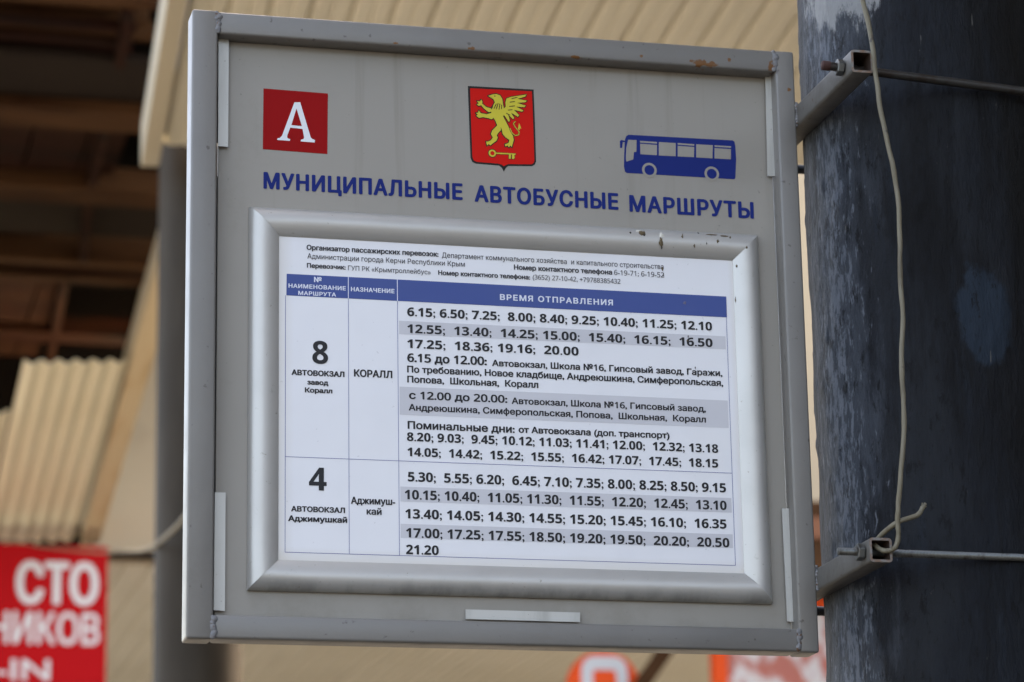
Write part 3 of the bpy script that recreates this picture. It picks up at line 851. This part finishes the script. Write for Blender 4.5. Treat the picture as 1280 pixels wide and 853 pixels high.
sto = thing("service_sign", "red board with bold white lettering cut off by the left edge of the photo", "sign", (0.3, 12.0, 4.485))
bm = bmesh.new()
box(bm, -1.2, .998, 12.0, 12.03, 3.55, 4.483, .003)
obj("sign_board", bm, sign_red_m, sto)
bm = bmesh.new()
sign_text(bm, "СТО", .567, 4.197, .957, 4.403, 11.998)
sign_text(bm, "НИКОВ", .446, 4.007, .965, 4.160, 11.998, 8)
sign_text(bm, "-IN", .482, 3.834, .735, 3.940, 11.998, 8)
obj("lettering", bm, sign_white_m, sto)

disc_sign = thing("round_sign", "round orange sign with a white rounded ring, just below the board", "sign", (3.604, 12.6, 3.946))
bm = bmesh.new()
bmesh.ops.create_cone(bm, cap_ends=True, segments=48, radius1=.192, radius2=.192, depth=.05,
                      matrix=Matrix.Translation((3.604, 12.62, 3.946)) @ Matrix.Rotation(math.pi / 2, 4, 'X'))
obj("disc", bm, orange_m, disc_sign, smooth=40)
def round_rect(cx, cz, w, h, r, n=6):
    out = []
    for sx, sz, a0 in ((1, 1, 0), (-1, 1, 90), (-1, -1, 180), (1, -1, 270)):
        for i in range(n + 1):
            a = math.radians(a0 + 90 * i / n)
            out.append((cx + sx * (w / 2 - r) + r * math.cos(a), cz + sz * (h / 2 - r) + r * math.sin(a)))
    return out
bm = bmesh.new()
ro = round_rect(3.606, 3.962, .245, .29, .075)
ri = round_rect(3.606, 3.962, .125, .15, .02)
vo = [[bm.verts.new((x, yy, z)) for x, z in ro] for yy in (12.588, 12.594)]
vi = [[bm.verts.new((x, yy, z)) for x, z in ri] for yy in (12.588, 12.594)]
nn = len(ro)
for i in range(nn):
    j = (i + 1) % nn
    bm.faces.new((vo[0][i], vo[0][j], vi[0][j], vi[0][i]))
    bm.faces.new((vo[0][i], vo[0][j], vo[1][j], vo[1][i]))
    bm.faces.new((vi[0][i], vi[0][j], vi[1][j], vi[1][i]))
obj("ring", bm, sign_white_m, disc_sign)

ban = thing("shop_sign", "white sign with blurred red and brown print in an orange border, beside the round sign", "sign", (4.6, 12.4, 4.43))
bm = bmesh.new()
box(bm, 4.20, 6.4, 12.4, 12.44, 3.2, 4.34, .002)
obj("sign_face", bm, pink_white_m, ban)
bm = bmesh.new()
box(bm, 4.125, 4.20, 12.38, 12.45, 3.2, 4.345, .003)
box(bm, 4.125, 6.4, 12.38, 12.45, 4.345, 4.432, .003)
obj("border", bm, orange_m, ban)
hood = thing("shop_awning", "narrow dark brown timber hood above the sign with the orange border", "awning", (4.6, 12.3, 4.7))
bm = bmesh.new()
box(bm, 4.05, 6.5, 12.05, 12.28, 4.47, 4.84, .01)
obj("hood_board", bm, brown_wood_m, hood)
bm = bmesh.new()
box(bm, 4.55, 4.85, 12.035, 12.05, 4.64, 4.75, .003)
obj("painted_plate", bm, rust_paint_m, hood)

brace = bmesh.new()
obox(brace, (3.96, 12.5, 4.20), (3.56, 12.5, 3.66), .05, .075)
tag(obj("timber_brace", brace, brown_wood_m, loc=(3.76, 12.5, 3.93)), "slanting dark brown timber brace between the round sign and the shop sign", "brace")

cab = bmesh.new()
tube(cab, smooth_path([(-1.0, 12.1, 4.60), (0.2, 12.0, 4.52), (0.835, 11.7, 4.399), (0.709, 9.0, 3.869), (0.566, 7.0, 3.483), (0.548, 6.3, 3.398), (0.564, 6.0, 3.402), (0.594, 5.6, 3.408), (0.714, 4.6, 3.264), (0.83, 3.6, 3.04)], 8), .0065, 8)
tag(obj("slack_cable", cab, cable_m, loc=(.842, 9.0, 3.9)), "slack pale cable crossing in front of the far pole", "cable")

# ------------------------------------------------------------ THE BOARD
board = thing("route_board", "grey steel framed board for municipal bus routes, bracketed to the dark pole", "sign", (0, 0, BOARD_BASE), None)
XL, XR, ZT, ZB = -.2766, .2605, .3325, -.2068
IL, IR, IT, IB = -.2546, .2428, .3118, -.1868
FY0, FY1 = -.018, .010
for (x0, x1, z0, z1) in ((XL, IL, ZB, ZT), (IR, XR, ZB, ZT - .0005)):
    bm = bmesh.new()
    box(bm, x0, x1, FY0, FY1, z0 + BZ, z1 + BZ, .0022, 3)
    obj("stile", bm, frame_m, board, smooth=40)
for (z0, z1) in ((IT, ZT - .0008), (ZB + .0006, IB)):
    bm = bmesh.new()
    box(bm, IL + .0004, IR - .0004, FY0 + .0004, FY1 - .0004, z0 + BZ, z1 + BZ, .0022, 3)
    obj("rail", bm, frame_m, board, smooth=40)
random.seed(11)
for (xw, z0, z1) in ((IL, IT, ZT), (IR, IT, ZT), (IL, ZB, IB), (IR, ZB, IB)):
    bm = bmesh.new()
    n = 11
    for i in range(n):
        z = z0 + .0022 + (z1 - z0 - .0044) * i / (n - 1)
        r = .0017 + random.random() * .0013
        bmesh.ops.create_icosphere(bm, subdivisions=2, radius=r, matrix=Matrix.Translation((xw + random.uniform(-.0012, .0012), FY0 + .0006, z + BZ)) @ Matrix.Diagonal((1, .55, 1, 1)))
    obj("weld_bead", bm, weld_m, board, smooth=80)
bm = bmesh.new()
box(bm, IL + .0034, IR - .0006, 0, .003, IB + .0022 + BZ, IT - .0002 + BZ, .0003, 1)
obj("panel", bm, panel_m, board)
bm = bmesh.new()
box(bm, IL + .0002, IL + .0075, .0045, .0065, IB + .001 + BZ, IT - .12 + BZ)  # dark strip added behind the left gap in place of its shadow
box(bm, IL + .0002, IL + .0075, .0045, .0065, IT - .09 + BZ, IT - .001 + BZ)
obj("gap_shade_strip", bm, black_steel_m, board)
for i, q in enumerate(SHAPES['clips']):
    bm = bmesh.new()
    plate(bm, q, -.0042, .0010)
    if i < 4:
        mid = .55 if i in (0, 2) else .45
        a = [(q[0][0] * (1 - mid) + q[1][0] * mid, q[0][1] * (1 - mid) + q[1][1] * mid), (q[3][0] * (1 - mid) + q[2][0] * mid, q[3][1] * (1 - mid) + q[2][1] * mid)]
        if i in (0, 2): a = [q[0], a[0], a[1], q[3]]
        else: a = [a[0], q[1], q[2], a[1]]
        plate(bm, a, -.0047, .0005)
    o = obj("panel_clip", bm, clip_m, board)

# red square with the letter
bm = bmesh.new(); plate(bm, SHAPES['badge'], -.00025, .0002)
badge = obj("letter_badge", bm, red_vinyl, board)
bm = bmesh.new()
fan(bm, SHAPES['letter'], -.00045)
obj("letter", bm, white_vinyl, badge)
bm = bmesh.new()
fan(bm, SHAPES['letter_hole'], -.0006)
obj("letter_counter", bm, red_vinyl, badge)

# coat of arms
bm = bmesh.new(); plate(bm, SHAPES['shield'], -.00025, .0002)
crest = obj("coat_of_arms", bm, crest_black, board)
bm = bmesh.new(); fan(bm, SHAPES['shield_red'], -.0004)
obj("field", bm, crest_red, crest)
bm = bmesh.new()
stroke(bm, SHAPES['griffin'], 1.7, -.00050, True, 2e-7)
stroke(bm, SHAPES['wing'], 1.4, -.00052, True, 2e-7)
stroke(bm, SHAPES['tail'], 1.3, -.00054, False, 2e-7)
stroke(bm, SHAPES['key_shaft'], 1.9, -.00054, False, 2e-7)
disc(bm, SHAPES['key_ring'][0], 4.0, -.00054)
for q in SHAPES['key_bits']: stroke(bm, q, .8, -.00056, True, 2e-7)
obj("outline", bm, crest_black, crest)
bm = bmesh.new()
fan(bm, SHAPES['griffin'], -.00066)
fan(bm, SHAPES['wing'], -.00067)
stroke(bm, SHAPES['tail'], .7, -.00066, False, 2e-7)
fan(bm, SHAPES['tail_tip'], -.00067)
obj("griffin", bm, crest_yellow, crest)
bm = bmesh.new()
disc(bm, SHAPES['key_ring'][0], 3.3, -.00066)
stroke(bm, SHAPES['key_shaft'], 1.1, -.00068, False, 2e-7)
for q in SHAPES['key_bits']: fan(bm, q, -.00067)
obj("key", bm, crest_yellow, crest)
bm = bmesh.new()
disc(bm, SHAPES['key_ring'][0], 1.9, -.0008)
obj("key_hole", bm, crest_red, crest)
bm = bmesh.new()
for q in SHAPES['mane']: stroke(bm, q, .7, -.0008, False, 2e-7)
disc(bm, SHAPES['eye'][0], .55, -.0008, 10)
obj("drawn_lines", bm, crest_black, crest)

# bus pictogram
bm = bmesh.new(); plate(bm, SHAPES['bus'], -.00025, .0002); fan(bm, SHAPES['mirror'], -.00025)
bus = obj("bus_pictogram", bm, blue_vinyl, board)
for q in SHAPES['bus_windows']:
    bm = bmesh.new(); fan(bm, q, -.0004); obj("window", bm, panel_m, bus)
bm = bmesh.new()
for q in SHAPES['bus_bars']: fan(bm, q, -.0005)
obj("window_bars", bm, blue_vinyl, bus)
for q in SHAPES['wheels']:
    bm = bmesh.new(); disc(bm, q, SHAPES['wheel_r'][0], -.0004, 36); w = obj("wheel_arch", bm, panel_m, bus)
    bm = bmesh.new(); disc(bm, q, SHAPES['wheel_r'][1], -.0005, 36); obj("wheel", bm, blue_vinyl, bus)

texts("heading_text", "heading", blue_vinyl, board, -.0004, 1.12)

# aluminium snap frame with four mitred profiles
bm = bmesh.new()
box(bm, -.2235, .2235, -.003, -.0004, -.162 + BZ, .162 + BZ)
snap = obj("snap_frame", bm, silver_m, board)
PROF = [(0, 0.6), (0, 3.6), (.5, 5.4), (1.6, 7.4), (3.4, 9.2), (6, 10.8), (9.5, 11.9), (13, 12.0), (16.5, 11.2), (20, 9.8), (22.8, 8.2), (24.5, 7.1), (25, 6.6), (25, 3.2)]
ow, oh = 225.0, 163.5
def corner(u, sx, sz): return (sx * (ow - u), sz * (oh - u))
for (s0, s1, mt) in (((-1, 1), (1, 1), silver_m), ((1, 1), (1, -1), silver_m), ((1, -1), (-1, -1), silver_dirty_m), ((-1, -1), (-1, 1), silver_m)):
    bm = bmesh.new()
    ring = []
    for u, h in PROF:
        row = []
        for kk in range(13):
            t = kk / 12
            g = .12                                   # hairline gap at the mitres
            a, b = Vector(corner(u, *s0)), Vector(corner(u, *s1))
            d = (b - a).normalized()
            p = (a + d * g).lerp(b - d * g, t)
            row.append(bm.verts.new(B(p.x, p.y, -h / 1000)))
        ring.append(row)
    for a, b in zip(ring, ring[1:]):
        for kk in range(12):
            bm.faces.new((a[kk], a[kk + 1], b[kk + 1], b[kk]))
    obj("profile", bm, mt, snap, smooth=35)

# bird droppings and dirt on the profiles
def blob(bm, c, w, h, y, seed, mi, yt=.0008):
    rnd = random.Random(seed)
    n = 14
    for k in range(1 + int(rnd.random() * 3)):
        ox, oz = (0, 0) if k == 0 else (rnd.uniform(-.6, .6) * w, rnd.uniform(-.8, .5) * h)
        s = 1 if k == 0 else rnd.uniform(.2, .45)
        ctr = bm.verts.new(B(c[0] + ox, c[1] + oz, y - yt * s))
        rim = []
        for i in range(n):
            a = 2 * math.pi * i / n
            r = s * (.55 + .45 * rnd.random()) * .55
            rim.append(bm.verts.new(B(c[0] + ox + w * r * math.cos(a), c[1] + oz + h * r * math.sin(a), y)))
        for i in range(n):
            f = bm.faces.new((ctr, rim[i], rim[(i + 1) % n]))
            f.material_index = mi
bm = bmesh.new()
for i, (c, w, h, mi) in enumerate(SHAPES['spots']):
    if c[0] < 200:                                    # on the top profile, which falls towards the paper
        u = oh - c[1]
    else:
        u = ow - c[0]
    hh = 0
    for (u0, h0), (u1, h1) in zip(PROF[1:], PROF[2:]):
        if u0 <= u <= u1: hh = h0 + (h1 - h0) * (u - u0) / (u1 - u0)
    blob(bm, c, w, h, -hh / 1000 - .0003, i + 20, mi, .0006)
dd = obj("bird_dropping", bm, drop_mats, snap)
dd["kind"] = "stuff"

# welded bracket tubes: open square tubes running past the pole, front and back
def square_tube(name, x0, x1, y0, y1, z0, z1, wall, parent):
    bm = bmesh.new()
    def ring(y, d, ch):
        c = []
        for (sx, sz) in ((0, 0), (1, 0), (1, 1), (0, 1)):
            px, pz = (x0 + d, x1 - d)[sx], (z0 + d, z1 - d)[sz]
            dx, dz = (ch, -ch)[sx], (ch, -ch)[sz]
            pr = [(px, pz + dz), (px + dx * .3, pz + dz * .3), (px + dx, pz)]
            if (sx, sz) in ((1, 0), (0, 1)): pr = pr[::-1]
            c += pr
        return [bm.verts.new((x, y, z)) for x, z in c]
    o0, o1, i0, i1 = ring(y0, 0, .0025), ring(y1, 0, .0025), ring(y0, wall, .001), ring(y1, wall, .001)
    n = len(o0)
    for i in range(n):
        j = (i + 1) % n
        bm.faces.new((o0[i], o0[j], o1[j], o1[i])).material_index = 0
        bm.faces.new((i0[i], i0[j], i1[j], i1[i])).material_index = 1
        bm.faces.new((o0[i], o0[j], i0[j], i0[i])).material_index = 2
        bm.faces.new((o1[i], o1[j], i1[j], i1[i])).material_index = 2
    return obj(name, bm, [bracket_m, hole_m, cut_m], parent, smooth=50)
TX0, TX1 = .2612, .2806
UZ, LZ = .2735 + BZ, -.1428 + BZ
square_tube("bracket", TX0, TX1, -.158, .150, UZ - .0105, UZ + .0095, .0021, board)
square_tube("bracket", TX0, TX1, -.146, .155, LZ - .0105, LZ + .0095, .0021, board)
for z in (UZ, LZ):
    bm = bmesh.new()
    for i in range(9):
        bmesh.ops.create_icosphere(bm, subdivisions=2, radius=random.uniform(.0014, .0024), matrix=Matrix.Translation((XR + .0008, FY0 + .0005 + random.uniform(0, .002), z - .010 + .020 * i / 8)))
    obj("weld_bead", bm, weld_m, board, smooth=80)

# ------------------------------------------------------------ timetable sheet
sheet_t = thing("timetable_sheet", "printed bus timetable sheet with a blue header inside the aluminium frame", "timetable", (0, -.0058, BZ - .1385))
bm = bmesh.new()
bmesh.ops.create_grid(bm, x_segments=2, y_segments=2, size=1, matrix=Matrix.Translation((0, -.0060, BZ)) @ Matrix.Rotation(math.pi / 2, 4, 'X') @ Matrix.Diagonal((.2065, .1450, 1, 1)))
geo = bmesh.ops.extrude_face_region(bm, geom=list(bm.faces))
bmesh.ops.translate(bm, verts=[v for v in geo['geom'] if isinstance(v, bmesh.types.BMVert)], vec=(0, .0004, 0))
obj("paper", bm, paper_m, sheet_t)
PYF = -.0060
bm = bmesh.new(); plate(bm, SHAPES['band'], PYF - .00025, .0002)
band = obj("header_band", bm, header_m, sheet_t)
G, COLS, BND = SHAPES['grid'], SHAPES['cols'], SHAPES['band']
for x in COLS:
    bm = bmesh.new()
    fan(bm, [(x - .3, G['top'] - .3), (x + .3, G['top'] - .3), (x + .3, BND[0][1] + .2), (x - .3, BND[0][1] + .2)], PYF - .0003)
    obj("column_divider", bm, white_ink_m, band)
for k in ("header_route", "header_destination", "header_time"):
    texts("header_text", k, white_ink_m, band, PYF - .00035, 1.22 if k == 'header_time' else 1.1)
for z1, z0 in SHAPES['stripes']:
    bm = bmesh.new()
    fan(bm, [(COLS[1] + 1.2, z0), (G['right'] - 1.5, z0), (G['right'] - 1.5, z1), (COLS[1] + 1.2, z1)], PYF - .00015)
    obj("row_stripe", bm, paper_stripe_m, sheet_t)
bm = bmesh.new()
def rule(x0, z0, x1, z1, w=.42, yy=PYF - .0002):
    if abs(x1 - x0) > abs(z1 - z0): fan(bm, [(x0, z0 - w / 2), (x1, z0 - w / 2), (x1, z0 + w / 2), (x0, z0 + w / 2)], yy)
    else: fan(bm, [(x0 - w / 2, z0), (x0 + w / 2, z0), (x0 + w / 2, z1), (x0 - w / 2, z1)], yy)
rule(G['left'], G['bottom'], G['left'], G['top'])
rule(G['right'], G['bottom'], G['right'], G['top'])
for x in COLS: rule(x, G['bottom'], x, G['top'])
rule(G['left'], G['bottom'], G['right'], G['bottom'], yy=PYF - .00022)
rule(G['left'], G['mid'], G['right'], G['mid'], yy=PYF - .00022)
obj("table_rules", bm, line_m, sheet_t)
TXY = PYF - .0003
for nm, key in (("route_number", "route_number_8"), ("route_number", "route_number_4"), ("route_name", "route_name_8"), ("route_name", "route_name_4"),
                ("destination_name", "destination_8"), ("destination_name", "destination_4"), ("departure_times", "departure_times_8"), ("departure_times", "departure_times_4")):
    texts(nm, key, ink_m, sheet_t, TXY)
texts("organiser_text", "organiser_text", ink_grey_m, sheet_t, TXY)
bm = bmesh.new()
for i, (c, w, h, mi) in enumerate(SHAPES['paper_spots']):
    blob(bm, c, w, h, TXY - .0001, i + 60, mi, .0003)
dd = obj("dirt_speck", bm, drop_mats, sheet_t)
dd["kind"] = "stuff"

# ------------------------------------------------------------ threaded rods and nuts that clamp the brackets round the pole
def rod(name, label, p, q, r, mat, group, nuts, nutmat, pitch=.00125, end_mat=None):
    t = thing(name, label, "rod", p, group)
    p, q = Vector(p), Vector(q)
    n = int((q - p).length / pitch) * 2
    bm = bmesh.new()
    tube(bm, [p.lerp(q, i / n) for i in range(n + 1)], r, 14, lambda i: 1.0 if i % 2 else .86)
    obj("threaded_shaft", bm, mat, t, smooth=60)
    d = (q - p).normalized()
    for s in nuts:
        bm = bmesh.new()
        c = p + d * s
        ax = d.to_track_quat('Z', 'Y').to_matrix().to_4x4()
        bmesh.ops.create_cone(bm, cap_ends=True, segments=6, radius1=.0074, radius2=.0074, depth=.0058, matrix=Matrix.Translation(c) @ ax @ Matrix.Rotation(.3, 4, 'Z'))
        bmesh.ops.bevel(bm, geom=list(bm.edges), offset=.0006, segments=1, affect='EDGES')
        obj("nut", bm, nutmat, t)
    return t
GR = "threaded rods clamping the board to the pole"
rod("threaded_rod", "dull rusty threaded rod across the pole through the upper bracket, with a red-rusted end", (TX0 - .0135, -.139, UZ + .0005), (.57, -.139, UZ - .019), .0040, rusty_m, GR, (.0098,), galv_m, .002)
bm = bmesh.new()
tube(bm, [(TX0 - .0195, -.139, UZ + .0008), (TX0 - .0185, -.139, UZ + .0008), (TX0 - .0125, -.139, UZ + .0005)], .0042, 12, lambda i: .75 if i == 0 else 1)
up_rod = [o for o in col.objects if o.name.startswith("threaded_rod")][0]
obj("rusty_end", bm, bolt_rust_m, up_rod, smooth=50)
rod("threaded_rod", "bright galvanised threaded rod across the pole through the lower bracket", (TX0 - .0225, -.1325, LZ), (.57, -.1325, LZ - .001), .0033, galv_m, GR, (.0188,), galv_m)
rod("threaded_rod", "black rod in the gap beside the board, near its top, passing behind the pole", (TX0 - .02, .131, UZ), (.57, .131, UZ), .0045, black_steel_m, GR, (.016,), black_steel_m)
rod("threaded_rod", "black rod in the gap beside the board, near its bottom, passing behind the pole", (TX0 - .02, .137, LZ), (.57, .137, LZ), .0045, black_steel_m, GR, (.016,), black_steel_m)

# ------------------------------------------------------------ wire hanging down the pole, tied to the lower bracket
WIRE = SHAPES['wire']
pts = []
for i, p in enumerate(WIRE):
    v = Vector(p)
    if i >= 14:
        v.y += .012 * min(1, (i - 13) / 4)
    if 17 <= i <= 20: v.y += .006 * (i - 17)
    if i > 21: v.y -= .004
    pts.append(v)
sp = smooth_path(pts, 6)
bm = bmesh.new()
rw = random.Random(8)
for i in range(4, len(sp) - 40):
    sp[i] = sp[i] + Vector((.0008 * noise.noise(Vector((i * .23, 3, 0))), .0012 * noise.noise(Vector((i * .3, 9, 0))), 0))
tube(bm, sp, .00205, 12, lambda i: 1 + .16 * noise.noise(Vector((i * .35, 0, 0))))
random.seed(2)
for k in range(7):
    e = sp[-1]
    tube(bm, [e - (sp[-1] - sp[-4]).normalized() * .002, e + Vector((random.uniform(0, .004), random.uniform(-.002, .002), random.uniform(.001, .005)))], .0005, 5)
tag(obj("wire", bm, wire_m, loc=tuple(sp[0])), "dirty cream wire hanging down the pole, knotted at the lower bracket", "wire")
